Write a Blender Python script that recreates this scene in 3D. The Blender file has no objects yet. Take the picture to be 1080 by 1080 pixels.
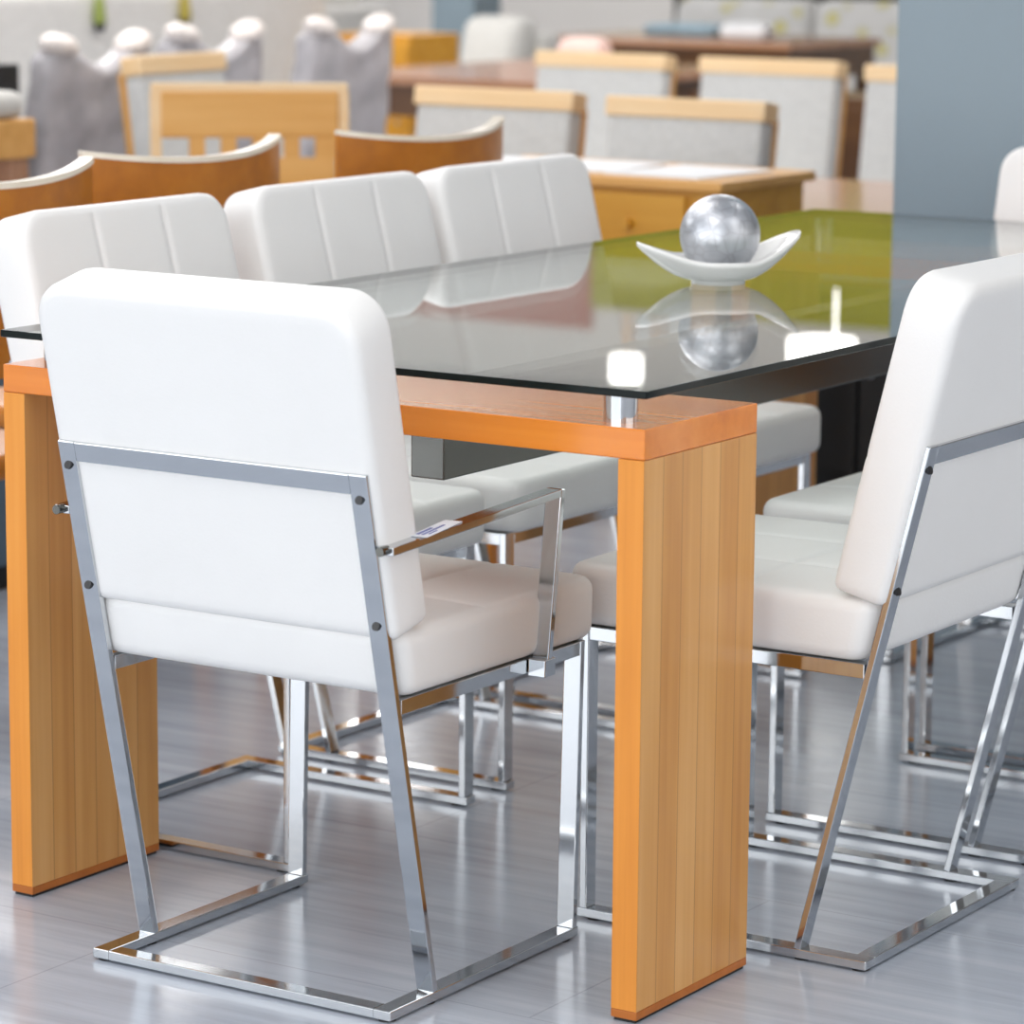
import bpy, bmesh, math, random
from mathutils import Vector, Matrix
random.seed(7)
S = bpy.context.scene
C = S.collection
PI = math.pi

# ------------------------------------------------------------------ materials
MATS = {}
def new_mat(name):
    m = bpy.data.materials.new(name); m.use_nodes = True
    nt = m.node_tree; nt.nodes.clear()
    out = nt.nodes.new('ShaderNodeOutputMaterial')
    b = nt.nodes.new('ShaderNodeBsdfPrincipled')
    nt.links.new(b.outputs[0], out.inputs[0])
    MATS[name] = m
    return m, nt, b, out
def N(nt, t, **kw):
    n = nt.nodes.new(t)
    for k, v in kw.items(): setattr(n, k, v)
    return n
def coords(nt, scale=(1,1,1), kind='Object', rot=(0,0,0)):
    tc = N(nt, 'ShaderNodeTexCoord'); mp = N(nt, 'ShaderNodeMapping')
    mp.inputs['Scale'].default_value = scale; mp.inputs['Rotation'].default_value = rot
    nt.links.new(tc.outputs[kind], mp.inputs[0]); return mp.outputs[0]
def noise(nt, vec, scale, detail=4, rough=.55):
    n = N(nt, 'ShaderNodeTexNoise'); n.inputs['Scale'].default_value = scale
    n.inputs['Detail'].default_value = detail; n.inputs['Roughness'].default_value = rough
    nt.links.new(vec, n.inputs['Vector']); return n.outputs['Fac']
def ramp(nt, fac, stops):
    r = N(nt, 'ShaderNodeValToRGB')
    while len(r.color_ramp.elements) < len(stops): r.color_ramp.elements.new(.5)
    for e, (p, c) in zip(r.color_ramp.elements, stops): e.position = p; e.color = (*c, 1)
    nt.links.new(fac, r.inputs[0]); return r.outputs[0]
def math_(nt, op, a, b=None):
    n = N(nt, 'ShaderNodeMath', operation=op)
    for i, v in enumerate((a, b)):
        if v is None: continue
        if isinstance(v, (int, float)): n.inputs[i].default_value = v
        else: nt.links.new(v, n.inputs[i])
    return n.outputs[0]
def bump(nt, b, h, strength, dist=.002):
    n = N(nt, 'ShaderNodeBump'); n.inputs['Strength'].default_value = strength; n.inputs['Distance'].default_value = dist
    nt.links.new(h, n.inputs['Height']); nt.links.new(n.outputs[0], b.inputs['Normal'])
def plain(name, col, rough=.5, metal=0, spec=.5, vary=.06, nscale=6, bmp=0, bscale=200):
    m, nt, b, o = new_mat(name)
    v = coords(nt)
    f = noise(nt, v, nscale, 3)
    lo = tuple(max(0, c*(1-vary)) for c in col); hi = tuple(min(1, c*(1+vary)) for c in col)
    nt.links.new(ramp(nt, f, [(.3, lo), (.7, hi)]), b.inputs['Base Color'])
    b.inputs['Roughness'].default_value = rough; b.inputs['Metallic'].default_value = metal
    b.inputs['Specular IOR Level'].default_value = spec
    if bmp: bump(nt, b, noise(nt, v, bscale, 2), bmp)
    return m
def wood(name, cols, axis='z', rough=.35, fine=60, plank=0, plank_axis=1, coat=0.0):
    """long grain along axis; optional glued staves of width plank across plank_axis"""
    m, nt, b, o = new_mat(name)
    sc = {'x': (1.2, fine, fine), 'y': (fine, 1.2, fine), 'z': (fine, fine, 1.2)}[axis]
    tc = N(nt, 'ShaderNodeTexCoord'); sep = N(nt, 'ShaderNodeSeparateXYZ'); nt.links.new(tc.outputs['Object'], sep.inputs[0])
    vec = tc.outputs['Object']
    if plank:
        k = math_(nt, 'FLOOR', math_(nt, 'DIVIDE', sep.outputs[plank_axis], plank))
        wn = N(nt, 'ShaderNodeTexWhiteNoise', noise_dimensions='1D'); nt.links.new(math_(nt, 'ADD', k, 3.7), wn.inputs['W'])
        off = N(nt, 'ShaderNodeVectorMath', operation='ADD'); nt.links.new(vec, off.inputs[0]); nt.links.new(wn.outputs['Color'], off.inputs[1])
        vec = off.outputs[0]
    mp = N(nt, 'ShaderNodeMapping'); mp.inputs['Scale'].default_value = sc; nt.links.new(vec, mp.inputs[0])
    n1 = noise(nt, mp.outputs[0], 1.0, 5, .6)
    mp2 = N(nt, 'ShaderNodeMapping'); mp2.inputs['Scale'].default_value = tuple(s*.18 if s > 2 else 1.6 for s in sc); nt.links.new(vec, mp2.inputs[0])
    n2 = noise(nt, mp2.outputs[0], 1.0, 3, .5)
    f = math_(nt, 'ADD', math_(nt, 'MULTIPLY', n1, .45), math_(nt, 'MULTIPLY', n2, .55))
    if plank:
        f = math_(nt, 'ADD', f, math_(nt, 'MULTIPLY', math_(nt, 'SUBTRACT', wn.outputs['Value'], .5), .13))
    col = ramp(nt, f, [(.3, cols[0]), (.5, cols[1]), (.7, cols[2])])
    if plank:   # thin glue line between the staves
        fr = math_(nt, 'FRACT', math_(nt, 'DIVIDE', sep.outputs[plank_axis], plank))
        edge = math_(nt, 'GREATER_THAN', math_(nt, 'ABSOLUTE', math_(nt, 'SUBTRACT', fr, .5)), .48)
        mx = N(nt, 'ShaderNodeMix', data_type='RGBA'); nt.links.new(math_(nt, 'MULTIPLY', edge, .55), mx.inputs[0])
        nt.links.new(col, mx.inputs[6]); mx.inputs[7].default_value = (*[c*.6 for c in cols[0]], 1); col = mx.outputs[2]
    nt.links.new(col, b.inputs['Base Color'])
    b.inputs['Roughness'].default_value = rough
    b.inputs['Coat Weight'].default_value = coat; b.inputs['Coat Roughness'].default_value = .12
    bump(nt, b, n1, .08, .001)
    return m

plain('white_leather', (.885, .88, .87), .42, vary=.015, nscale=5, bmp=.12, bscale=260)
plain('white_piping', (.8, .795, .785), .45, vary=.015)
wood('orange_veneer', [(.66, .165, .006), (.80, .23, .010), (.88, .29, .022)], 'x', .2, 45, coat=.5)
wood('base_wood', [(.40, .11, .012), (.50, .15, .02), (.60, .20, .04)], 'x', .4, 45)
wood('orange_edge', [(.64, .21, .022), (.80, .30, .04), (.88, .38, .07)], 'z', .4, 45)
wood('stave_wood', [(.57, .24, .055), (.71, .345, .095), (.82, .45, .16)], 'z', .3, 45, plank=.0452, plank_axis=1, coat=.1)
wood('honey_wood', [(.58, .27, .06), (.72, .37, .10), (.82, .47, .16)], 'x', .35, 30)
wood('pale_wood', [(.78, .50, .24), (.86, .60, .33), (.90, .70, .45)], 'x', .35, 30, coat=.2)
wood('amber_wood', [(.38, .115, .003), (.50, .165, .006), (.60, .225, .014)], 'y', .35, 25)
wood('lit_rim_wood', [(.84, .74, .58), (.90, .82, .68), (.92, .86, .74)], 'y', .25, 25, coat=.4)  # overhead light on the chair rims put into the pale colour
wood('desk_wood', [(.50, .21, .012), (.62, .29, .025), (.72, .37, .05)], 'x', .35, 25)
wood('dark_wood', [(.06, .022, .006), (.10, .04, .012), (.16, .07, .02)], 'x', .3, 30, coat=.3)
wood('brown_wood', [(.34, .16, .08), (.44, .22, .12), (.52, .29, .18)], 'x', .22, 25, coat=.5)
plain('grey_fabric', (.60, .60, .59), .85, vary=.06, nscale=60, bmp=.2, bscale=500)
plain('beige_fabric', (.66, .65, .62), .85, vary=.05, nscale=60, bmp=.2, bscale=500)
plain('sofa_fabric', (.72, .70, .67), .9, vary=.05, nscale=30, bmp=.2, bscale=400)
plain('wrap_plastic', (.44, .42, .44), .3, vary=.25, nscale=9, bmp=.6, bscale=30)
plain('wrap_tip', (.80, .73, .69), .35, vary=.08, nscale=12, bmp=.5, bscale=40)
plain('black_matte', (.012, .012, .013), .45, vary=.2)
plain('rubber', (.02, .02, .02), .7, vary=.1)
plain('slate_blue', (.10, .16, .22), .6, vary=.1)
plain('column_paint', (.25, .32, .37), .35, vary=.03, nscale=1.5)
plain('wall_paint', (.80, .76, .72), .7, vary=.02, nscale=1)
plain('ceiling_paint', (.82, .82, .81), .8, vary=.02, nscale=1)
plain('olive_paint', (.42, .40, .012), .5, vary=.12, nscale=1.2)
plain('rose_paint', (.50, .20, .15), .5, vary=.08, nscale=1.2)
plain('green_ribbon', (.30, .36, .08), .6, vary=.2, nscale=20)
plain('gold_ribbon', (.45, .36, .06), .6, vary=.3, nscale=20)
plain('cushion_pink', (.86, .62, .56), .8, vary=.06)
plain('cloth_blue', (.30, .42, .50), .7, vary=.15, nscale=14)
plain('paper', (.80, .81, .83), .6, vary=.03, nscale=10)
plain('ceramic', (.86, .86, .845), .12, vary=.015)
plain('sticker_paper', (.82, .85, .92), .4, vary=.04, nscale=40)
plain('sticker_ink', (.12, .16, .42), .5, vary=.05)
plain('screw_black', (.02, .02, .022), .35, vary=.1)
plain('lamp_white', (.9, .88, .84), .7, vary=.02)

m, nt, b, o = new_mat('chrome')
b.inputs['Metallic'].default_value = 1; b.inputs['Base Color'].default_value = (.62, .64, .66, 1)
b.inputs['Roughness'].default_value = .07
nz = noise(nt, coords(nt), 14, 2); mr = N(nt, 'ShaderNodeMapRange'); nt.links.new(nz, mr.inputs[0]); mr.inputs[3].default_value = .05; mr.inputs[4].default_value = .11
nt.links.new(mr.outputs[0], b.inputs['Roughness'])
m, nt, b, o = new_mat('steel')
b.inputs['Metallic'].default_value = 1; b.inputs['Base Color'].default_value = (.14, .14, .13, 1)
bump(nt, b, noise(nt, coords(nt, (1, 40, 40)), 30, 2), .05); b.inputs['Roughness'].default_value = .16

# crackled silver leaf
m, nt, b, o = new_mat('silver_leaf')
v = coords(nt)
vo = N(nt, 'ShaderNodeTexVoronoi', feature='DISTANCE_TO_EDGE'); vo.inputs['Scale'].default_value = 45; nt.links.new(v, vo.inputs['Vector'])
b.inputs['Metallic'].default_value = .95
nt.links.new(ramp(nt, vo.outputs['Distance'], [(0, (.48, .49, .52)), (.06, (.56, .58, .62)), (.4, (.64, .66, .70))]), b.inputs['Base Color'])
b.inputs['Roughness'].default_value = .36
bump(nt, b, math_(nt, 'ADD', math_(nt, 'MULTIPLY', noise(nt, v, 38, 5), 1.6), math_(nt, 'MINIMUM', math_(nt, 'MULTIPLY', vo.outputs['Distance'], 9), .45)), .26, .0015)

# table glass: thin float glass, Fresnel reflection over a slightly grey transmission
m, nt, b, o = new_mat('table_glass')
nt.nodes.remove(b)
geo = N(nt, 'ShaderNodeNewGeometry'); ior = N(nt, 'ShaderNodeMix', data_type='FLOAT')
nt.links.new(geo.outputs['Backfacing'], ior.inputs[0]); ior.inputs[2].default_value = 1.52; ior.inputs[3].default_value = 1/1.52
fr = N(nt, 'ShaderNodeFresnel'); nt.links.new(ior.outputs[0], fr.inputs[0])
tr = N(nt, 'ShaderNodeBsdfTransparent'); tr.inputs[0].default_value = (.90, .93, .915, 1)
gl = N(nt, 'ShaderNodeBsdfGlossy'); gl.inputs['Roughness'].default_value = .004; gl.inputs[0].default_value = (1, 1, 1, 1)
mx = N(nt, 'ShaderNodeMixShader'); nt.links.new(fr.outputs[0], mx.inputs[0]); nt.links.new(tr.outputs[0], mx.inputs[1]); nt.links.new(gl.outputs[0], mx.inputs[2])
nt.links.new(mx.outputs[0], o.inputs[0])
m, nt, b, o = new_mat('glass_edge')
b.inputs['Base Color'].default_value = (.004, .008, .007, 1); b.inputs['Roughness'].default_value = .12; b.inputs['Specular IOR Level'].default_value = .2

# floor: glossy pale grey wood-look tiles
m, nt, b, o = new_mat('floor_tile')
tc = N(nt, 'ShaderNodeTexCoord')
mp = N(nt, 'ShaderNodeMapping'); mp.inputs['Location'].default_value = (.72, .05, 0); nt.links.new(tc.outputs['Object'], mp.inputs[0])
br = N(nt, 'ShaderNodeTexBrick'); nt.links.new(mp.outputs[0], br.inputs['Vector'])
br.inputs['Scale'].default_value = 1; br.inputs['Brick Width'].default_value = 1.2; br.inputs['Row Height'].default_value = .6
br.inputs['Mortar Size'].default_value = .0016; br.inputs['Mortar Smooth'].default_value = .3; br.offset = .5
br.inputs['Color1'].default_value = (.30, .30, .30, 1); br.inputs['Color2'].default_value = (.60, .60, .60, 1); br.inputs['Mortar'].default_value = (.0, .0, .0, 1)
g1 = N(nt, 'ShaderNodeMapping'); g1.inputs['Scale'].default_value = (2.2, 34, 1); g1.inputs['Rotation'].default_value = (0, 0, .05); nt.links.new(tc.outputs['Object'], g1.inputs[0])
g2 = N(nt, 'ShaderNodeMapping'); g2.inputs['Scale'].default_value = (.8, 6, 1); nt.links.new(tc.outputs['Object'], g2.inputs[0])
f = math_(nt, 'ADD', math_(nt, 'MULTIPLY', noise(nt, g1.outputs[0], 1, 5, .6), .6), math_(nt, 'MULTIPLY', noise(nt, g2.outputs[0], 1, 4), .4))
col = ramp(nt, f, [(.28, (.36, .395, .455)), (.5, (.47, .515, .595)), (.70, (.58, .615, .68))])
mxf = N(nt, 'ShaderNodeMix', data_type='RGBA'); nt.links.new(math_(nt, 'MULTIPLY', br.outputs['Fac'], .25), mxf.inputs[0])
nt.links.new(col, mxf.inputs[6]); mxf.inputs[7].default_value = (.13, .13, .135, 1)
nt.links.new(mxf.outputs[2], b.inputs['Base Color'])
rr = N(nt, 'ShaderNodeMapRange'); nt.links.new(f, rr.inputs[0]); rr.inputs[1].default_value = .3; rr.inputs[2].default_value = .7; rr.inputs[3].default_value = .13; rr.inputs[4].default_value = .24
nt.links.new(rr.outputs[0], b.inputs['Roughness'])
b.inputs['Specular IOR Level'].default_value = .6
bump(nt, b, f, .03, .001)

# floral upholstery
m, nt, b, o = new_mat('floral_fabric')
v = coords(nt)
vo = N(nt, 'ShaderNodeTexVoronoi'); vo.inputs['Scale'].default_value = 7.5; nt.links.new(v, vo.inputs['Vector'])
nt.links.new(ramp(nt, vo.outputs['Distance'], [(.0, (.62, .56, .22)), (.22, (.60, .55, .24)), (.30, (.62, .61, .59)), (.8, (.70, .69, .68))]), b.inputs['Base Color'])
b.inputs['Roughness'].default_value = .85

def emit(name, col, s):
    m, nt, b, o = new_mat(name); nt.nodes.remove(b)
    e = N(nt, 'ShaderNodeEmission'); e.inputs[0].default_value = (*col, 1); e.inputs[1].default_value = s
    nt.links.new(e.outputs[0], o.inputs[0])
emit('light_panel', (1, .97, .92), 5.0)
emit('lamp_shade_lit', (1, .97, .93), 4.0)

# ------------------------------------------------------------------ mesh helpers
def BM(): return bmesh.new()
def rot_to(M, verts):
    for v in verts: v.co = M @ v.co
def box(bm, x0, x1, y0, y1, z0, z1, bev=0.0, mat=0, M=None, seg=2):
    r = bmesh.ops.create_cube(bm, size=1)
    vs = r['verts']
    for v in vs:
        v.co = Vector(((x0+x1)/2 + v.co.x*(x1-x0), (y0+y1)/2 + v.co.y*(y1-y0), (z0+z1)/2 + v.co.z*(z1-z0)))
    fs = {f for v in vs for f in v.link_faces}
    for f in fs: f.material_index = mat
    if bev > 0:
        es = list({e for v in vs for e in v.link_edges})
        rb = bmesh.ops.bevel(bm, geom=es, offset=bev, segments=seg, profile=.5, affect='EDGES')
        vs = list({v for f in rb['faces'] for v in f.verts} | {v for v in vs if v.is_valid})
    if M is not None:
        for v in vs: v.co = M @ v.co
    return vs
def bar(bm, a, b, side, w, t, bev=.0012, mat=0):
    """straight bar from a to b; width w along side, thickness t across"""
    a, b = Vector(a), Vector(b); d = (b-a); L = d.length; d.normalize()
    s = Vector(side); s = (s - d*s.dot(d)).normalized(); n = s.cross(d)
    M = Matrix((( s.x, n.x, d.x, a.x), (s.y, n.y, d.y, a.y), (s.z, n.z, d.z, a.z), (0,0,0,1)))
    return box(bm, -w/2, w/2, -t/2, t/2, 0, L, bev, mat, M)
def cyl(bm, x, y, z0, z1, r0, r1=None, n=24, mat=0, M=None):
    r1 = r0 if r1 is None else r1
    g = bmesh.ops.create_cone(bm, cap_ends=True, segments=n, radius1=r0, radius2=r1, depth=z1-z0)
    for v in g['verts']:
        v.co += Vector((x, y, (z0+z1)/2))
        if M is not None: v.co = M @ v.co
    for f in {f for v in g['verts'] for f in v.link_faces}: f.material_index = mat
    return g['verts']
def lathe(bm, prof, n=32, center=(0,0,0), mat=0):
    rings = []
    for r, z in prof:
        rings.append([bm.verts.new((center[0]+r*math.cos(2*PI*i/n), center[1]+r*math.sin(2*PI*i/n), center[2]+z)) for i in range(n)])
    for a, b_ in zip(rings, rings[1:]):
        for i in range(n):
            f = bm.faces.new((a[i], a[(i+1) % n], b_[(i+1) % n], b_[i])); f.material_index = mat
def grid1d(h, R, extra=(), n=10):
    pts = {-h, h}
    for k in range(1, 7): t = R*(1-math.cos(k/6*PI/2)); pts |= {-h+t, h-t}
    L = h-R
    for k in range(n+1): pts.add(-L + 2*L*k/n)
    for e in extra:
        for d in (-.014, -.008, -.004, 0, .004, .008, .014): pts.add(e+d)
    out = []
    for p in sorted(pts):
        if not out or p-out[-1] > 1e-4: out.append(p)
    return out
def cushion(bm, hx, hy, hz, R, r, puff=(0, 0), seams_x=(), seams_y=(), depth=.004, R2=None, mat=0):
    """padded slab in the XY plane, thickness along Z, plan corners of radius R, edges rounded r; stitched seams on +Z"""
    X = grid1d(hx, max(R, r), seams_x); Y = grid1d(hy, max(R, r), seams_y)
    R_ = R; R2 = R if R2 is None else R2
    def fin(x, y, w):          # w in -1..1
        R = R_ if y > 0 else R2
        qx = max(-(hx-R), min(hx-R, x)); qy = max(-(hy-R), min(hy-R, y))
        dx, dy = x-qx, y-qy
        if dx and dy:
            k = max(abs(dx), abs(dy))/math.hypot(dx, dy); dx *= k; dy *= k
        px, py = qx+dx, qy+dy
        if qx == px and abs(py) <= hy-R or qy == py and abs(px) <= hx-R or (dx == 0 and dy == 0):
            t = min(hx-abs(px), hy-abs(py))
        else:
            t = R-math.hypot(dx, dy) if (dx and dy) else min(hx-abs(px), hy-abs(py))
        t = max(0, t)
        e = hz - r + (math.sqrt(max(0, r*r-(r-t)**2)) if t < r else r)
        if abs(w) == 1:
            z = e*w
            sh = (1-(px/hx)**4)*(1-(py/hy)**4)
            z += w*sh*(puff[0] if w > 0 else puff[1])
            if w > 0:
                fade = min(1, t/.03)
                g = 0
                for s in seams_x: g = max(g, math.exp(-((px-s)/.0045)**2))
                for s in seams_y: g = max(g, math.exp(-((py-s)/.0045)**2))
                z -= depth*g*fade
        else: z = (hz-r)*w
        return (px, py, z)
    top = [[bm.verts.new(fin(x, y, 1)) for y in Y] for x in X]
    bot = [[bm.verts.new(fin(x, y, -1)) for y in Y] for x in X]
    nx, ny = len(X), len(Y); F = []
    for i in range(nx-1):
        for j in range(ny-1):
            F.append(bm.faces.new((top[i][j], top[i+1][j], top[i+1][j+1], top[i][j+1])))
            F.append(bm.faces.new((bot[i][j], bot[i][j+1], bot[i+1][j+1], bot[i+1][j])))
    rim = [(i, 0) for i in range(nx)] + [(nx-1, j) for j in range(1, ny)] + [(i, ny-1) for i in range(nx-2, -1, -1)] + [(0, j) for j in range(ny-2, 0, -1)]
    for k in range(len(rim)):
        i, j = rim[k]; i2, j2 = rim[(k+1) % len(rim)]
        F.append(bm.faces.new((top[i][j], bot[i][j], bot[i2][j2], top[i2][j2])))
    for f in F: f.material_index = mat
    return [v for row in top+bot for v in row]
def obj(name, bm, mat, parent=None, smooth=False, angle=None):
    me = bpy.data.meshes.new(name)
    bmesh.ops.recalc_face_normals(bm, faces=bm.faces)
    bm.to_mesh(me); bm.free()
    for m in ([mat] if isinstance(mat, str) else mat): me.materials.append(MATS[m])
    if smooth or angle:
        for p in me.polygons: p.use_smooth = True
    if angle:
        me.set_sharp_from_angle(angle=math.radians(angle))
    o = bpy.data.objects.new(name, me); C.objects.link(o)
    if parent: o.parent = parent
    return o
def tag(o, label=None, cat=None, group=None, kind=None):
    for k, v in (('label', label), ('category', cat), ('group', group), ('kind', kind)):
        if v: o[k] = v
    return o
def thing(name, label, cat, loc=(0,0,0), rz=0, group=None):
    o = bpy.data.objects.new(name, None); o.empty_display_size = .1; C.objects.link(o)
    o.location = loc; o.rotation_euler = (0, 0, rz)
    return tag(o, label, cat, group)
def copy_tree(o, parent=None):
    c = o.copy(); C.objects.link(c)
    if parent: c.parent = parent
    for ch in list(o.children): copy_tree(ch, c)
    return c
def dup(root, label, loc, rz=0, group=None):
    c = copy_tree(root); c.location = loc; c.rotation_euler = (0, 0, rz); c['label'] = label
    if group: c['group'] = group
    return c

# ------------------------------------------------------------------ the showroom shell
bm = BM(); box(bm, -20, 6, -9, 15, -.1, 0); tag(obj('floor', bm, 'floor_tile'), kind='structure')
bm = BM(); box(bm, -20, 6, -9, 15, 3.2, 3.3); tag(obj('ceiling', bm, 'ceiling_paint'), kind='structure')
bm = BM(); box(bm, -20, 6, 15, 15.2, 0, 3.2); tag(obj('wall_back', bm, 'wall_paint'), kind='structure')
bm = BM(); box(bm, -20.2, -20, -9, 15, 0, 3.2); tag(obj('wall_left', bm, 'wall_paint'), kind='structure')
bm = BM(); box(bm, 6, 6.2, -9, 15, 0, 3.2); tag(obj('wall_right', bm, 'wall_paint'), kind='structure')
# painted bands high on the back wall (mirrored in the table glass)
bm = BM(); box(bm, -9.26, -4.6, 14.97, 15, 1.6, 2.72); tag(obj('trim_1', bm, 'olive_paint'), kind='structure')
bm = BM(); box(bm, -12.5, -9.265, 14.97, 15, 1.6, 2.86); tag(obj('trim_2', bm, 'rose_paint'), kind='structure')

# ------------------------------------------------------------------ dining table
W, D = .979, .271
ZB, ZT, ZG0, ZG1 = .6835, .720, .7585, .768
FAR = 1.95
def dining_table():
    t = thing('dining_table', 'glass-topped dining table on orange wooden portal legs', 'table')
    for y0 in (0, FAR):
        fr = BM(); box(fr, -W, 0, y0, y0+D, ZB, ZT, .0015)
        f = obj('portal_beam', fr, 'orange_veneer', t)
        for x0 in (-W, -.0358):
            l = BM(); box(l, x0, x0+.0358, y0, y0+D, 0.0145, ZB-.0004, .001)
            o = obj('leg_panel', l, ['stave_wood', 'orange_edge'], t)
            for p in o.data.polygons: p.material_index = 1 if abs(p.normal.y) > .5 or abs(p.normal.z) > .5 else 0
            g = BM(); box(g, x0+.003, x0+.0328, y0+.003, y0+D-.003, 0, .004); obj('glide', g, 'rubber', o)
            g = BM(); box(g, x0, x0+.0358, y0, y0+D, .004, .0145, .001); obj('base_strip', g, 'base_wood', o)
    s = BM(); box(s, -.516, -.463, D, FAR, .578, .700, .002); obj('stretcher', s, 'steel', t)
    g = BM(); box(g, -W+.012, .012, -.018, FAR+D+.018, ZG0, ZG1, .0012)
    go = obj('glass_top', g, ['table_glass', 'glass_edge'], t)
    for p in go.data.polygons: p.material_index = 0 if abs(p.normal.z) > .9 else 1
    for x in (-W+.06, -.06):
        for y in (.045, FAR+D-.045):
            b = BM(); cyl(b, x, y, ZT, ZG0, .021, n=32)
            st = obj('standoff', b, 'chrome', t, angle=40)
dining_table()

# ------------------------------------------------------------------ white leather chairs with chrome frames
HW = .229; LX = HW-.0125
LEAN = .1633/.664
def make_chair(label, arms, loc, rz, group=None, name='dining_chair', skew=0):
    t = thing(name, label, 'chair', loc, rz, group)
    b = BM()
    for s in (-1, 1): box(b, s*LX-.0125, s*LX+.0125, 0, .427, .003, .015, .0012)
    box(b, -LX+.0125, LX-.0125, 0, .025, .003, .015, .0012)
    obj('base_frame', b, 'chrome', t)
    for s in (-1, 1):
        for y in (.013, .095, .405):
            b = BM(); cyl(b, s*LX, y, 0, .0032, .011, n=14); obj('foot_pad', b, 'rubber', t)
    for s in (-1, 1):
        b = BM(); bar(b, (s*LX, .098, .0145), (s*LX, .098-LEAN*(.676-.0145), .676), (1, 0, 0), .025, .0095)
        l = obj('rear_leg', b, 'chrome', t)
        for z in (.646, .491):
            y = .098-LEAN*(z-.0145)
            q = BM(); cyl(q, 0, 0, -.002, .002, .0052, n=14, M=Matrix.Translation((s*LX, y-.0055, z-.0012)) @ Matrix.Rotation(PI/2-.24, 4, 'X'))
            obj('screw', q, 'screw_black', l, angle=40)
        b = BM(); box(b, s*LX-.0125, s*LX+.0125, .413, .4235, .0148, .3965, .0012)
        l = obj('front_leg', b, 'chrome', t)
    ztop = .676; yt = .098-LEAN*(ztop-.0145)
    b = BM()
    bar(b, (-LX+.0125, yt+LEAN*.0125, ztop-.0125), (LX-.0125, yt+LEAN*.0125, ztop-.0125), (0, -LEAN, 1), .025, .0095)
    obj('back_rail', b, 'chrome', t)
    b = BM()
    for s in (-1, 1): box(b, s*LX-.0115, s*LX+.0115, .013, .4128, .377, .3955, .0012)
    box(b, -LX+.0115, LX-.0115, .4135, .4235, .377, .3955, .0012)
    obj('seat_rail', b, 'chrome', t)
    # seat
    b = BM(); hz = .0405
    vs = cushion(b, .235, .224, hz, .03, .018, (.004, 0), (-.0785, .0785), (-.03,), .003)
    for v in vs:
        yy = v.co.y; k = (1-(yy+.224)/.448)
        v.co = Vector((v.co.x, yy+.2255 - .245*(v.co.z)*max(0, k)**2, v.co.z+.3965+hz))
    obj('seat', b, 'white_leather', t, smooth=True)
    # back cushion, leaning with the rear legs
    b = BM(); H = .207; hz = .038
    vs = cushion(b, .237, H, hz, .05, .013, (.003, 0), (-.0785, .0785), (-.03,), .004, R2=.012)
    up = Vector((0, -LEAN, 1)).normalized(); fw = Vector((0, up.z, -up.y))
    base = Vector((0, .098-LEAN*(.469-.0145)-.0005, .469))
    for v in vs:
        x, a, n_ = v.co
        v.co = base + Vector((x, 0, 0)) + up*(a+H) + fw*(n_+hz)
    obj('backrest', b, 'white_leather', t, smooth=True)
    if arms:
        for s in (-1, 1):
            xa = s*(HW+.0125)
            b = BM()
            ya = .098-LEAN*(.583-.0145)
            A = (xa, ya-.004, .585); B = (xa, .318, .603)
            bar(b, A, B, (1, 0, 0), .023, .010)
            bar(b, (xa, .3225, .6078), (xa, .300, .377), (1, 0, 0), .023, .010)
            ar = obj('armrest', b, 'chrome', t)
            q = BM(); cyl(q, 0, 0, -.006, .009, .0058, n=16, M=Matrix.Translation((xa, ya-.006, .586)) @ Matrix.Rotation(PI/2, 4, 'X'))
            obj('arm_bolt', q, 'steel', ar, angle=40)
            q = BM(); box(q, xa-.0125, xa+.0125, .288, .3135, .374, .397, .0015); obj('arm_bracket', q, 'chrome', ar)
            if s > 0 and name == 'dining_armchair' and loc[1] < 0:
                st = BM(); u = (Vector(B)-Vector(A)).normalized()
                M = Matrix.Translation(Vector(A) + u*.105 + Vector((0, 0, .0056))) @ Matrix.Rotation(math.atan2(u.z, u.y), 4, 'X') @ Matrix.Rotation(.12, 4, 'Z')
                box(st, -.0115, .0115, -.045, .045, 0, .0008, 0, 0, M)
                so = obj('price_sticker', st, 'sticker_paper', ar)
                k = BM()
                for (x0, x1, y0, y1) in ((-.008, -.004, -.036, .0), (-.001, .002, -.036, .02), (.005, .007, -.03, -.01)):
                    box(k, x0, x1, y0, y1, .0008, .0012, 0, 0, M)
                obj('sticker_print', k, 'sticker_ink', so)
    if skew:
        for o in t.children_recursive:
            for v in o.data.vertices: v.co.x += skew*max(0, v.co.z-.015)
    return t
make_chair('white leather armchair with chrome arms, its back to the viewer, at near table end', True, (-.473, -.165, 0), 0, name='dining_armchair', skew=.02)
make_chair('white armchair at the far table end, beside the blue-grey column', True, (-.445, 2.385, 0), PI, name='dining_armchair')
g = 'white side chairs at the glass table'
c0 = make_chair('white chair on the right table side nearest the viewer, seen from behind', False, (.135, .564, 0), PI/2, g)
dup(c0, 'white chair on the right table side, second behind the nearest one', (.108, 1.13, 0), PI/2, g)
dup(c0, 'white chair on the right table side, farthest from the viewer', (.10, 1.64, 0), PI/2, g)
dup(c0, 'white chair on the left table side, nearest the viewer', (-1.15, .515, 0), -PI/2, g)
dup(c0, 'white chair in the middle of the left table side', (-1.15, 1.055, 0), -PI/2, g)
dup(c0, 'white chair on the left table side, farthest and next to the honey desk', (-1.15, 1.56, 0), -PI/2, g)

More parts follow.
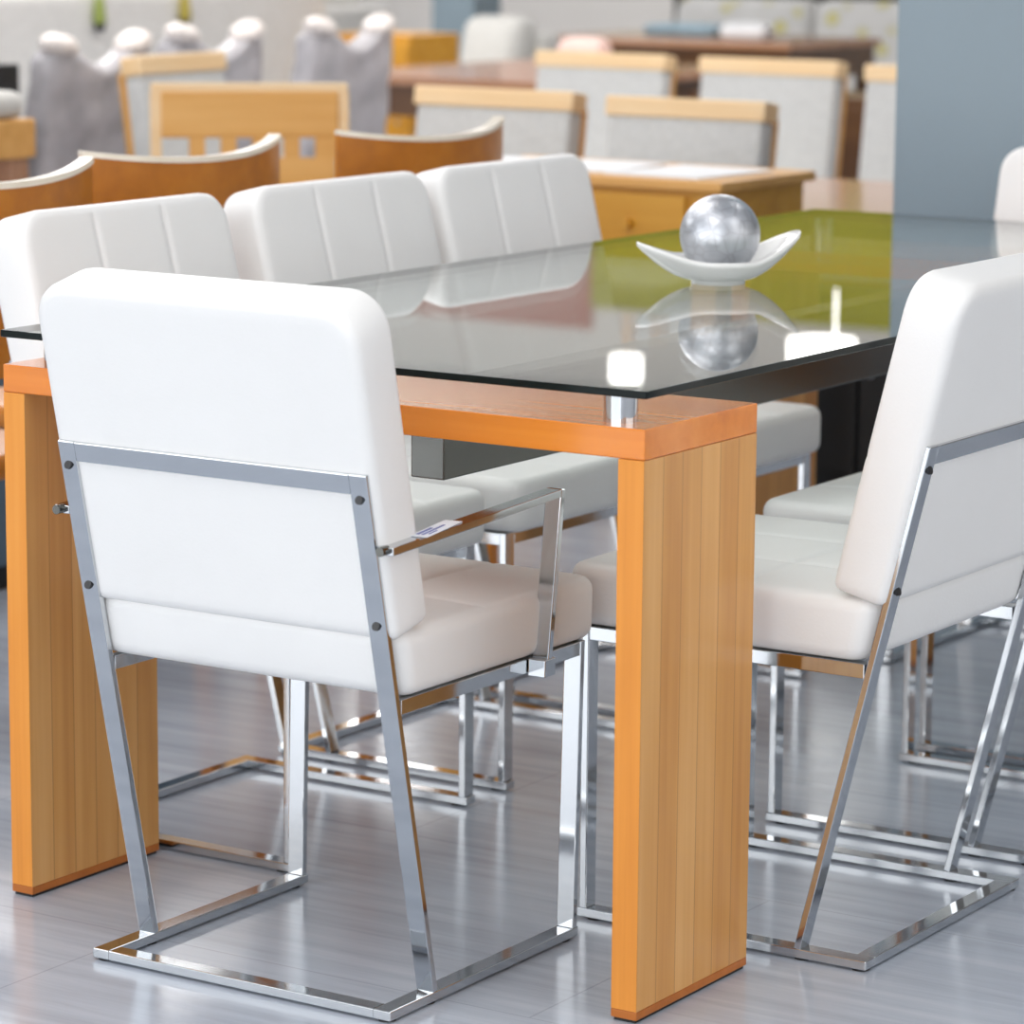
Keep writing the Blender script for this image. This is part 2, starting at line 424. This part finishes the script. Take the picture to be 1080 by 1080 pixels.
# ------------------------------------------------------------------ silver ball in a leaf-shaped dish
def dish():
    bm = BM(); n = 64; k = 12
    def pt(i, j, off):
        th = 2*PI*i/n; u = j/k
        c, s = math.cos(th), math.sin(th)
        tip = abs(c)**5; tip2 = abs(s)**7*.28
        R = .074 + .050*tip + .012*tip2
        zr = .034 + (.026 if c < 0 else .040)*tip + .020*tip2*(1 if s > 0 else .1)
        r = .040 + (R-.040)*u
        z = .009 + (zr-.009)*u**1.7
        return Vector((r*c, r*s, z+off))
    rows = []
    # outer surface from the foot up, then inner surface back down
    rows.append([Vector((.040*math.cos(2*PI*i/n), .040*math.sin(2*PI*i/n), 0)) for i in range(n)])
    for j in range(k+1): rows.append([pt(i, j, -.003) for i in range(n)])
    for j in range(k, -1, -1): rows.append([pt(i, j, .003)*1 for i in range(n)])
    V = [[bm.verts.new(p) for p in r] for r in rows]
    for a, b_ in zip(V, V[1:]):
        for i in range(n): bm.faces.new((a[i], a[(i+1) % n], b_[(i+1) % n], b_[i]))
    bm.faces.new(V[0][::-1]); bm.faces.new(V[-1])
    o = obj('decorative_dish', bm, 'ceramic', None, smooth=True)
    o.location = (-.487, 1.03, ZG1+.0003); o.rotation_euler = (0, 0, .573+.22)
    tag(o, 'white leaf-shaped ceramic dish with upturned tips, standing on the glass table top', 'dish')
    b = BM(); bmesh.ops.create_uvsphere(b, u_segments=64, v_segments=40, radius=.0595)
    s = obj('decorative_ball', b, 'silver_leaf', None, smooth=True)
    s.location = (-.4865, 1.032, ZG1+.0125+.0595)
    tag(s, 'crackled silver ball lying in the white leaf-shaped dish', 'ornament')
dish()

# ------------------------------------------------------------------ curved wooden chairs behind the left row
def curved_chair(label, loc, rz, group):
    t = thing('curved_back_chair', label, 'chair', loc, rz, group)
    R, half, th, z0, z1 = .56, math.radians(28.5), .018, .60, .888   # bent backrest, hollow towards +Y
    def arc(r0, r1, za, zb, mat):
        b = BM(); n = 24; ring = []
        for i in range(n+1):
            a = -half + 2*half*i/n; c, s = math.cos(a), math.sin(a)
            lift = .02*(a/half)**2
            ring.append([b.verts.new((r*s, R-r*c-.0, z)) for r, z in ((r0, za), (r1, za), (r1, zb+lift), (r0, zb+lift))])
        for p, q in zip(ring, ring[1:]):
            for k in range(4): b.faces.new((p[k], p[(k+1) % 4], q[(k+1) % 4], q[k]))
        b.faces.new(ring[0]); b.faces.new(ring[-1][::-1])
        return b
    bk = obj('backrest', arc(R-th, R, z0, z1, 0), 'amber_wood', t, angle=30)
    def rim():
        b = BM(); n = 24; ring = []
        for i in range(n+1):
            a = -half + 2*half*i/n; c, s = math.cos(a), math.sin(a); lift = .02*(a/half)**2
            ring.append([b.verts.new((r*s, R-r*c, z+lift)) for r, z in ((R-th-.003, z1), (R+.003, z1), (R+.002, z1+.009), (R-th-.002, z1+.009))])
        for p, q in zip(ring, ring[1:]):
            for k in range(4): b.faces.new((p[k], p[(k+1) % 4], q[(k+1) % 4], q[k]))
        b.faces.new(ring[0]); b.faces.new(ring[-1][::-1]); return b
    obj('top_rim', rim(), 'lit_rim_wood', bk, angle=30)
    b = BM(); vs = cushion(b, .225, .215, .02, .06, .014, (.004, 0))
    for v in vs: v.co += Vector((0, .25, .452))
    obj('seat', b, 'amber_wood', t, smooth=True)
    for s in (-1, 1):
        b = BM(); bar(b, (s*.2, .05, 0), (s*.2, .062, .68), (1, 0, 0), .03, .03, .004); obj('rear_leg', b, 'amber_wood', t)
        b = BM(); bar(b, (s*.2, .44, 0), (s*.195, .42, .435), (1, 0, 0), .03, .03, .004); obj('front_leg', b, 'amber_wood', t)
    return t
g = 'curved-back chairs behind the left row'
k0 = curved_chair('curved amber wooden chair cut off by the left photo edge', (-1.46, .58, 0), PI/2, g)
dup(k0, 'curved amber wooden chair with bright rim, in the middle of the three', (-1.555, 1.205, 0), PI/2, g)
dup(k0, 'curved amber wooden chair behind the gap between two white chairs', (-1.53, 1.885, 0), PI/2, g)

# ------------------------------------------------------------------ upholstered chairs with wooden top rails
def rail_chair(label, loc, rz, group, back='grey_fabric'):
    t = thing('upholstered_chair', label, 'chair', loc, rz, group)
    b = BM(); H = .20
    vs = cushion(b, .23, H, .03, .02, .012, (.004, .002))
    up = Vector((0, -.14, 1)).normalized(); fw = Vector((0, up.z, -up.y))
    for v in vs:
        x, a, n_ = v.co; v.co = Vector((0, 0, .42)) + Vector((x, 0, 0)) + up*(a+H) + fw*n_
    obj('backrest', b, back, t, smooth=True)
    b = BM(); M = Matrix.Translation((0, -.056, .823)) @ Matrix.Rotation(.14, 4, 'X')
    box(b, -.236, .236, -.036, .036, -.014, .034, .005, 0, M); obj('top_rail', b, 'pale_wood', t)
    b = BM(); vs = cushion(b, .235, .21, .035, .03, .02, (.006, 0))
    for v in vs: v.co += Vector((0, .23, .435))
    obj('seat', b, back, t, smooth=True)
    for s in (-1, 1):
        b = BM(); bar(b, (s*.222, -.03, 0), (s*.222, .0, .42), (1, 0, 0), .03, .035, .003); bar(b, (s*.215, -.035, .40), (s*.215, -.095, .815), (1, 0, 0), .03, .022, .003)
        obj('rear_leg', b, 'honey_wood', t)
        b = BM(); bar(b, (s*.21, .41, 0), (s*.21, .41, .405), (1, 0, 0), .035, .035, .003); obj('front_leg', b, 'honey_wood', t)
    return t
g = 'upholstered chairs with pale wooden top rails'
u0 = rail_chair('grey chair with pale top rail left of the papers on the honey desk', (-2.71, 3.79, 0), PI, g)
dup(u0, 'grey chair with pale top rail directly behind the papers on the honey desk', (-2.125, 3.73, 0), PI, g).scale = (.93, 1, 1)
dup(u0, 'grey chair with pale top rail, left one of the back pair, below the pink pillow', (-3.58, 5.72, 0), PI, g)
dup(u0, 'grey chair with pale top rail, right one of the back pair, before the dark table', (-2.98, 5.70, 0), PI, g)
dup(u0, 'grey chair with pale top rail partly hidden by the blue-grey column', (-2.36, 5.58, 0), PI, g)
dup(u0, 'grey chair with orange top rail seen from behind, left of the slotted wooden chair', (-3.74, 3.92, 0), -PI/2, g).scale = (.78, 1.0, 1.06)

# slotted wooden chair, turned to the viewer
def slotted_chair():
    t = thing('slotted_chair', 'light wooden chair whose broad back has a row of square holes', 'chair', (-2.76, 2.89, 0), math.radians(41+180))
    b = BM()
    M = Matrix.Translation((0, 0, .44)) @ Matrix.Rotation(.1, 4, 'X')
    # panel with a row of square openings near its foot
    xs = [-.225, -.165, -.125, -.085, -.045, -.005, .035, .075, .115, .155, .225]
    box(b, -.225, .225, -.012, .012, .345, .45, .006, 0, M)
    box(b, -.215, .215, -.012, .012, .06, .300, .003, 0, M)
    for i in range(0, len(xs)-1, 2): box(b, xs[i], xs[i+1], -.012, .012, .299, .346, .001, 0, M)
    obj('back_panel', b, 'honey_wood', t)
    b = BM(); box(b, -.25, .25, -.03, .006, .445, .47, .004, 0, M)
    obj('top_rail', b, 'pale_wood', t)
    for s in (-1, 1):
        b = BM(); box(b, s*.238-.014, s*.238+.014, -.028, .006, -.02, .45, .003, 0, M); box(b, s*.238-.016, s*.238+.016, -.03, .005, 0, .43, .003)
        obj('rear_leg', b, 'pale_wood', t)
        b = BM(); box(b, s*.21-.018, s*.21+.018, .39, .426, 0, .42, .003); obj('front_leg', b, 'pale_wood', t)
    b = BM(); vs = cushion(b, .225, .205, .025, .03, .015, (.006, 0))
    for v in vs: v.co += Vector((0, .218, .445))
    obj('seat', b, 'grey_fabric', t, smooth=True)
    t.scale = (.9, .95, 1)
slotted_chair()

# ------------------------------------------------------------------ grey chairs wrapped in plastic, two eared corners each
def wrapped_chair(label, loc, rz, group):
    t = thing('wrapped_chair', label, 'chair', loc, rz, group)
    b = BM(); H = .27
    vs = cushion(b, .225, H, .045, .04, .03, (.012, .012))
    for v in vs:
        x, a, n_ = v.co
        top = max(0, (a/H)); dip = .05*top*math.cos(min(1, abs(x)/.15)*PI/2)**2
        w = .006*math.sin(31*x+9*a)+.005*math.sin(47*a-13*x)
        v.co = Vector((x*(1-.06*top), n_+w-.08*(a/H+1)/2, .385+a+H-dip))
    obj('backrest', b, 'wrap_plastic', t, smooth=True)
    for s in (-1, 1):
        b = BM(); bmesh.ops.create_icosphere(b, subdivisions=3, radius=1)
        for v in b.verts:
            p = v.co.copy(); v.co = Vector((s*.155+p.x*.068, -.085+p.y*.052+p.x*.01, .93+p.z*.033+p.x*s*.012+.004*math.sin(9*p.x+5*p.y)))
        obj('wrapped_corner', b, 'wrap_tip', t, smooth=True)
    b = BM(); vs = cushion(b, .225, .215, .05, .04, .03, (.01, 0))
    for v in vs: v.co += Vector((0, .225, .42))
    obj('seat', b, 'wrap_plastic', t, smooth=True)
    for s in (-1, 1):
        b = BM(); bar(b, (s*.19, 0, 0), (s*.19, .0, .37), (1, 0, 0), .035, .035, .003); obj('rear_leg', b, 'dark_wood', t)
        b = BM(); bar(b, (s*.19, .40, 0), (s*.19, .40, .37), (1, 0, 0), .035, .035, .003); obj('front_leg', b, 'dark_wood', t)
    return t
g = 'grey plastic-wrapped chairs'
w0 = wrapped_chair('grey plastic-wrapped chair nearest the left photo edge', (-4.10, 3.86, 0), PI/2, g)
dup(w0, 'grey plastic-wrapped chair behind the orange-railed chair, middle of three', (-4.34, 4.69, 0), PI/2, g)
dup(w0, 'grey plastic-wrapped chair beside the brown table, rightmost of three', (-4.37, 5.41, 0), PI/2, g)

# ------------------------------------------------------------------ tables behind
def leg_table(name, label, x0, x1, y0, y1, h, top_m, body_m, apron=.1, th=.03, drawers=0, legw=.06, rz=0):
    cx, cy = (x0+x1)/2, (y0+y1)/2; hx, hy = (x1-x0)/2, (y1-y0)/2
    t = thing(name, label, 'table', (cx, cy, 0), rz)
    b = BM(); box(b, -hx, hx, -hy, hy, h-th, h, .004); obj('tabletop', b, top_m, t)
    b = BM(); i = .02
    for s in (-1, 1):
        box(b, -hx+i+legw, hx-i-legw, s*(hy-i-.012)-.012, s*(hy-i-.012)+.012, h-th-apron, h-th)
        box(b, s*(hx-i-.012)-.012, s*(hx-i-.012)+.012, -hy+i+legw, hy-i-legw, h-th-apron, h-th)
    obj('apron', b, body_m, t)
    for sx in (-1, 1):
        for sy in (-1, 1):
            b = BM(); box(b, sx*(hx-i-legw/2)-legw/2, sx*(hx-i-legw/2)+legw/2, sy*(hy-i-legw/2)-legw/2, sy*(hy-i-legw/2)+legw/2, 0, h-th, .003)
            obj('leg', b, body_m, t)
    for k in range(drawers):
        w = (2*hx-2*i-2*legw)/drawers; xa = -hx+i+legw+k*w
        b = BM(); box(b, xa+.012, xa+w-.012, -hy+i-.012, -hy+i, h-th-apron+.012, h-th-.012, .002)
        d = obj('drawer', b, body_m, t)
        b = BM(); cyl(b, 0, 0, 0, .02, .01, n=16, M=Matrix.Translation((xa+w/2, -hy+i-.012, h-th-apron/2)) @ Matrix.Rotation(PI/2, 4, 'X')); obj('knob', b, body_m, d, angle=40)
    return t
leg_table('writing_desk', 'honey-coloured wooden desk with drawers and papers on its top', -2.25, -1.505, 2.84, 3.26, .75, 'honey_wood', 'desk_wood', .15, .022, 2)
leg_table('side_table', 'low reddish-brown table beside the blue-grey column', -2.55, -1.35, 3.88, 4.78, .60, 'brown_wood', 'dark_wood', .08)
leg_table('dining_table', 'reddish-brown wooden table far left of the grey back pair', -4.85, -3.9, 5.95, 7.38, .75, 'brown_wood', 'dark_wood', .10)
leg_table('dining_table', 'long dark wooden table standing before the floral sofa', -5.9, -4.64, 8.95, 9.75, .76, 'brown_wood', 'dark_wood', .12)
# paper lying on the desk
for (x, y, r, w, h_, lab) in ((-2.03, 3.04, .1, .40, .29, 'white paper sheet on the honey desk, left one'), (-1.69, 3.03, -.06, .24, .30, 'white paper sheet on the honey desk, right one')):
    b = BM(); box(b, -w/2, w/2, -h_/2, h_/2, 0, .003)
    for v in b.verts: v.co.z += .0
    o = obj('paper_sheet', b, 'paper'); o.location = (x, y, .7505); o.rotation_euler = (0, 0, r); tag(o, lab, 'paper', 'papers on the honey desk')

# black box behind the desk end, added for the dark void below the glass
def cabinet(name, label, x0, x1, y0, y1, z1, m, face=-1, plinth='black_matte', doors=2, cat='cabinet'):
    t = thing(name, label, cat, ((x0+x1)/2, (y0+y1)/2, 0)); hx, hy = (x1-x0)/2, (y1-y0)/2
    b = BM(); box(b, -hx, hx, -hy, hy, .05, z1, .004); obj('body', b, m, t)
    b = BM(); box(b, -hx+.02, hx-.02, -hy+.02, hy-.02, 0, .05); obj('plinth', b, plinth, t)
    for k in range(doors):
        w = 2*hx/doors
        b = BM(); box(b, -hx+k*w+.006, -hx+(k+1)*w-.006, -hy-.014, -hy, .07, z1-.03, .002); d = obj('door', b, m, t)
        b = BM(); cyl(b, 0, 0, 0, .02, .008, n=14, M=Matrix.Translation((-hx+k*w+(w-.04 if k % 2 == 0 else .04), -hy-.014, z1*.6)) @ Matrix.Rotation(PI/2, 4, 'X')); obj('knob', b, 'chrome', d, angle=40)
    return t
cabinet('dark_gap_box', 'black box added for the dark void beneath the table glass, behind the desk end', -1.74, -1.15, 3.38, 3.80, .50, 'black_matte')
cabinet('bookcase', 'black cabinet behind the floral sofa at the top photo edge', -6.7, -4.9, 11.55, 11.95, 1.3, 'black_matte', doors=3)
cabinet('sideboard', 'dark brown cabinet between the right back chair and the column', -3.75, -3.0, 6.6, 7.0, .70, 'dark_wood')
cabinet('cabinet', 'black box added for the dark gap behind the wooden bench at the left photo edge', -4.5, -3.95, 2.75, 3.47, .895, 'black_matte')  # black box added for the dark gap under the sofa
cabinet('chest', 'slate-blue chest beside the left photo edge, behind the first white chair', -2.95, -2.35, 1.2, 2.25, .62, 'slate_blue')
cabinet('nightstand', 'small orange-brown cabinet beyond the reddish-brown table', -5.80, -5.44, 7.42, 7.75, .815, 'desk_wood', doors=1)

# ------------------------------------------------------------------ sofas far behind
def sofa(name, label, loc, rz, L, zt, fabric, group=None, cushions=3, seat_d=.55):
    t = thing(name, label, name, loc, rz, group); hx = L/2
    b = BM(); box(b, -hx+.16, hx-.16, -.40, .42, .08, .30, .02); obj('base', b, fabric, t)
    w = (L-.36)/cushions
    for k in range(cushions):
        xc = -hx+.18+w*(k+.5)
        b = BM(); vs = cushion(b, w/2-.006, .29, .075, .05, .05, (.02, 0))
        for v in vs: v.co += Vector((xc, -.13, .375))
        obj('seat_cushion', b, fabric, t, smooth=True)
        b = BM(); vs = cushion(b, w/2-.008, (zt-.42)/2, .08, .06, .05, (.03, 0))
        for v in vs: x, a, n_ = v.co; v.co = Vector((xc+x, .20-n_+.10*(a/(zt-.42)), .45+(zt-.42)/2+a-.02))
        obj('back_cushion', b, fabric, t, smooth=True)
    b = BM(); box(b, -hx+.16, hx-.16, .30, .46, .09, zt-.06, .03); obj('backrest', b, fabric, t)
    for s in (-1, 1):
        b = BM(); box(b, s*(hx-.08)-.08, s*(hx-.08)+.08, -.44, .45, .08, .60, .03, 0, None, 3); obj('arm', b, fabric, t, angle=50)
        for y in (-.36, .36):
            b = BM(); cyl(b, s*(hx-.08), y, 0, .08, .02, .026, n=14); obj('foot', b, 'dark_wood', t, angle=40)
    return t
sofa('sofa', 'pale grey sofa with tassels behind the wrapped chairs at top left', (-6.3, 6.3, 0), -PI/2, 2.6, 1.05, 'sofa_fabric', cushions=3)
sofa('sofa', 'pale grey sofa at the top edge, right of the tasselled one', (-7.25, 8.45, 0), -PI/2, 1.9, .92, 'sofa_fabric', cushions=2)
sofa('armchair', 'light grey armchair beyond the reddish-brown table, before the grey post', (-5.83, 8.40, 0), 0, .66, .84, 'beige_fabric', cushions=1)
sofa('sofa', 'floral white and yellow sofa behind the long dark table', (-5.3, 10.9, 0), 0, 2.6, .86, 'floral_fabric', cushions=3)
t = thing('display_post', 'grey square display post standing left of the light grey armchair', 'post', (-6.51, 9.41, 0))
b = BM(); box(b, -.11, .11, -.11, .11, .02, 1.25, .004); obj('shaft', b, 'column_paint', t)
b = BM(); box(b, -.15, .15, -.15, .15, 0, .02, .003); obj('base_plate', b, 'steel', t)

# tassels hanging over the sofa front
def tassel(label, x, y, z, m, group):
    t = thing('tassel', label, 'tassel', (x, y, z), 0, group)
    b = BM(); bmesh.ops.create_uvsphere(b, u_segments=16, v_segments=10, radius=.016)
    obj('knot', b, m, t, smooth=True)
    b = BM(); lathe(b, [(.0, -.01), (.012, -.012), (.018, -.05), (.024, -.11), (.022, -.115), (0, -.112)], 14); obj('fringe', b, m, t, smooth=True)
    b = BM(); bar(b, (0, 0, .0), (-.12, 0, -.004), (0, 1, 0), .008, .008); obj('cord', b, m, t)
    b = BM(); lathe(b, [(.0, -.105), (.02, -.107), (.017, -.14), (0, -.145)], 14); obj('tip', b, 'black_matte', t, smooth=True)
    return t

g = 'tassels on the pale sofa'
tassel('green tassel with a dark tip against the pale sofa, left one', -5.815, 6.05, 1.0, 'green_ribbon', g)
tassel('gold tassel with a dark tip against the pale sofa, right one', -5.815, 6.53, 1.0, 'gold_ribbon', g)
# pink cushion, blue cloth and pale bundle
def soft(name, label, cat, loc, hx, hy, hz, m, rz=0):
    b = BM(); cushion(b, hx, hy, hz, min(hx, hy)*.35, hz*.9, (hz*.35, 0))
    for v in b.verts: v.co.z += hz
    o = obj(name, b, m, None, smooth=True); o.location = loc; o.rotation_euler = (0, 0, rz); return tag(o, label, cat)
soft('folded_cloth', 'blue folded cloth on the far end of the long dark table', 'cloth', (-5.45, 9.52, .7605), .17, .1, .02, 'cloth_blue', .1)
soft('pillow', 'small pale pillow on the long dark table, right of the blue cloth', 'pillow', (-4.98, 9.2, .7605), .10, .08, .03, 'paper', .2)
soft('pillow', 'pinkish pillow on the far end of the reddish-brown table', 'pillow', (-4.47, 7.10, .7505), .085, .075, .04, 'cushion_pink', .2)

# wooden bench chair at the left edge with a pale seat cushion
def bench():
    t = thing('bench', 'wooden bench with a pale seat pad at the left photo edge', 'bench', (-3.55, 2.35, .0), 0)
    b = BM(); box(b, -.35, .315, -.35, .35, .73, .82, .006); obj('seat_board', b, 'honey_wood', t)
    b = BM(); vs = cushion(b, .31, .34, .03, .05, .025, (.006, 0))
    for v in vs: v.co.z += .852
    obj('seat_pad', b, 'beige_fabric', t, smooth=True)
    for sx in (-1, 1):
        for sy in (-1, 1):
            b = BM(); box(b, sx*.27-.03, sx*.27+.03, sy*.31-.03, sy*.31+.03, 0, .73, .003); obj('leg', b, 'brown_wood', t)
bench()

# ------------------------------------------------------------------ column
bm = BM(); box(bm, -1.05, -.30, 2.72, 3.30, 0, 3.2, .004); tag(obj('trim_3', bm, 'column_paint'), kind='structure')

# two pendants (both mirrored in the glass)
def lamp():
    t = thing('pendant_lamp', 'wide white drum pendant with an added glowing rod, hanging over the dark brown cabinet', 'lamp', (-3.34, 6.8, 3.2))
    b = BM(); cyl(b, 0, 0, -.03, 0, .05, n=24); obj('ceiling_rose', b, 'lamp_white', t, angle=40)
    b = BM(); cyl(b, 0, 0, -1.42, -.03, .004, n=10); obj('cord', b, 'lamp_white', t)
    b = BM(); lathe(b, [(0, -1.55), (.115, -1.55), (.11, -1.43), (0, -1.42)], 40); obj('lamp_shade', b, 'lamp_shade_lit', t, angle=40)
    b = BM(); cyl(b, .05, .0, -1.72, -1.55, .0042, n=10); obj('glow_rod', b, 'lamp_shade_lit', t)  # glowing rod added to give the bright line mirrored in the glass
lamp()
def pendant():
    t = thing('pendant_lamp', 'small white drum pendant hanging from the ceiling above the far tables', 'lamp', (-5.42, 9.0, 3.2))
    b = BM(); cyl(b, 0, 0, -.03, 0, .05, n=24); obj('ceiling_rose', b, 'lamp_white', t, angle=40)
    b = BM(); cyl(b, 0, 0, -.96, -.03, .004, n=10); obj('cord', b, 'lamp_white', t)
    b = BM(); lathe(b, [(0, -1.10), (.066, -1.10), (.066, -.99), (0, -.98)], 32); obj('lamp_shade', b, 'lamp_shade_lit', t, angle=40)
pendant()

# ------------------------------------------------------------------ lights
for i, (x, y) in enumerate([(-9, -2), (-9, 3), (-9, 8), (-4.5, -2), (-4.5, 3), (-4.5, 8), (0, -2.5), (0, 3), (0, 8), (4, 0), (4, 5)]):
    t = thing('ceiling_light', 'recessed square ceiling light panel', 'light', (x, y, 3.2), 0, 'recessed ceiling light panels')
    b = BM(); box(b, -.3, .3, -.3, .3, -.012, -.004); obj('diffuser', b, 'light_panel', t)
    b = BM()
    for (x0, x1, y0, y1) in ((-.33, .33, .3, .33), (-.33, .33, -.33, -.3), (-.33, -.3, -.3, .3), (.3, .33, -.3, .3)): box(b, x0, x1, y0, y1, -.018, 0)
    obj('frame', b, 'lamp_white', t)
def area(name, loc, rot, sx, sy, power, col):
    l = bpy.data.lights.new(name, 'AREA'); l.shape = 'RECTANGLE'; l.size = sx; l.size_y = sy; l.energy = power; l.color = col
    o = bpy.data.objects.new(name, l); C.objects.link(o); o.location = loc; o.rotation_euler = rot
    return o
area('shopfront_daylight', (-1.5, -8.6, 1.9), (math.radians(80), 0, 0), 14, 2.9, 330, (1, .995, .985))
for (x, y, pw) in [(-7, 1, 80), (-7, 6.5, 80), (-2.6, 6.5, 62), (2.5, .5, 14), (-9, 11.5, 62), (-2.3, .8, 26), (-3.9, 3.4, 50), (-.3, -1.3, 26)]:
    area('ceiling_fill', (x, y, 3.15), (0, 0, 0), 2.2, 1.6, pw, (1, .975, .95))  # added fill lamps under the ceiling, besides the panels

area('side_fill', (5.9, .6, 1.5), (PI/2, 0, PI/2), 6, 2.2, 50, (1, .985, .96))  # added fill from the right, where the wall has no window
area('fill_uplight', (-8, 12.5, 2.55), (PI+math.radians(-20), 0, 0), 14, .3, 76, (1, .98, .96))  # added uplight, brightens the ceiling that the glass mirrors
area('fill_uplight', (-7, 5, 2.75), (PI, 0, 0), 10, .3, 45, (1, .98, .96))  # second added uplight, no fixture behind it
w = bpy.data.worlds.new('World'); S.world = w; w.use_nodes = True
bg = w.node_tree.nodes.get('Background') or w.node_tree.nodes.new('ShaderNodeBackground')
bg.inputs[0].default_value = (.86, .93, 1.0, 1); bg.inputs[1].default_value = .8

# ------------------------------------------------------------------ camera
cam = bpy.data.cameras.new('Camera'); co = bpy.data.objects.new('Camera', cam); C.objects.link(co); S.camera = co
yaw, pitch, roll, F = .5728, .1755, .0079, 3649.2
f = Vector((-math.sin(yaw)*math.cos(pitch), math.cos(yaw)*math.cos(pitch), -math.sin(pitch)))
r = Vector((math.cos(yaw), math.sin(yaw), 0)); u = r.cross(f)
c, s = math.cos(roll), math.sin(roll)
r, u = c*r+s*u, -s*r+c*u
M = Matrix(((r.x, u.x, -f.x, 2.0236), (r.y, u.y, -f.y, -3.4206), (r.z, u.z, -f.z, 1.3264), (0, 0, 0, 1)))
co.matrix_world = M
cam.sensor_width = 36; cam.sensor_fit = 'HORIZONTAL'; cam.lens = F/1080*36
cam.clip_start = .05; cam.clip_end = 100
cam.dof.use_dof = True; cam.dof.focus_distance = 4.35; cam.dof.aperture_fstop = 5.6

S.view_settings.view_transform = 'Standard'; S.view_settings.look = 'None'
S.view_settings.gamma = 1; S.view_settings.use_curve_mapping = False
S.view_settings.exposure = 0.2
S.cycles.use_denoising = True
S.cycles.max_bounces = 10; S.cycles.glossy_bounces = 6; S.cycles.transparent_max_bounces = 12
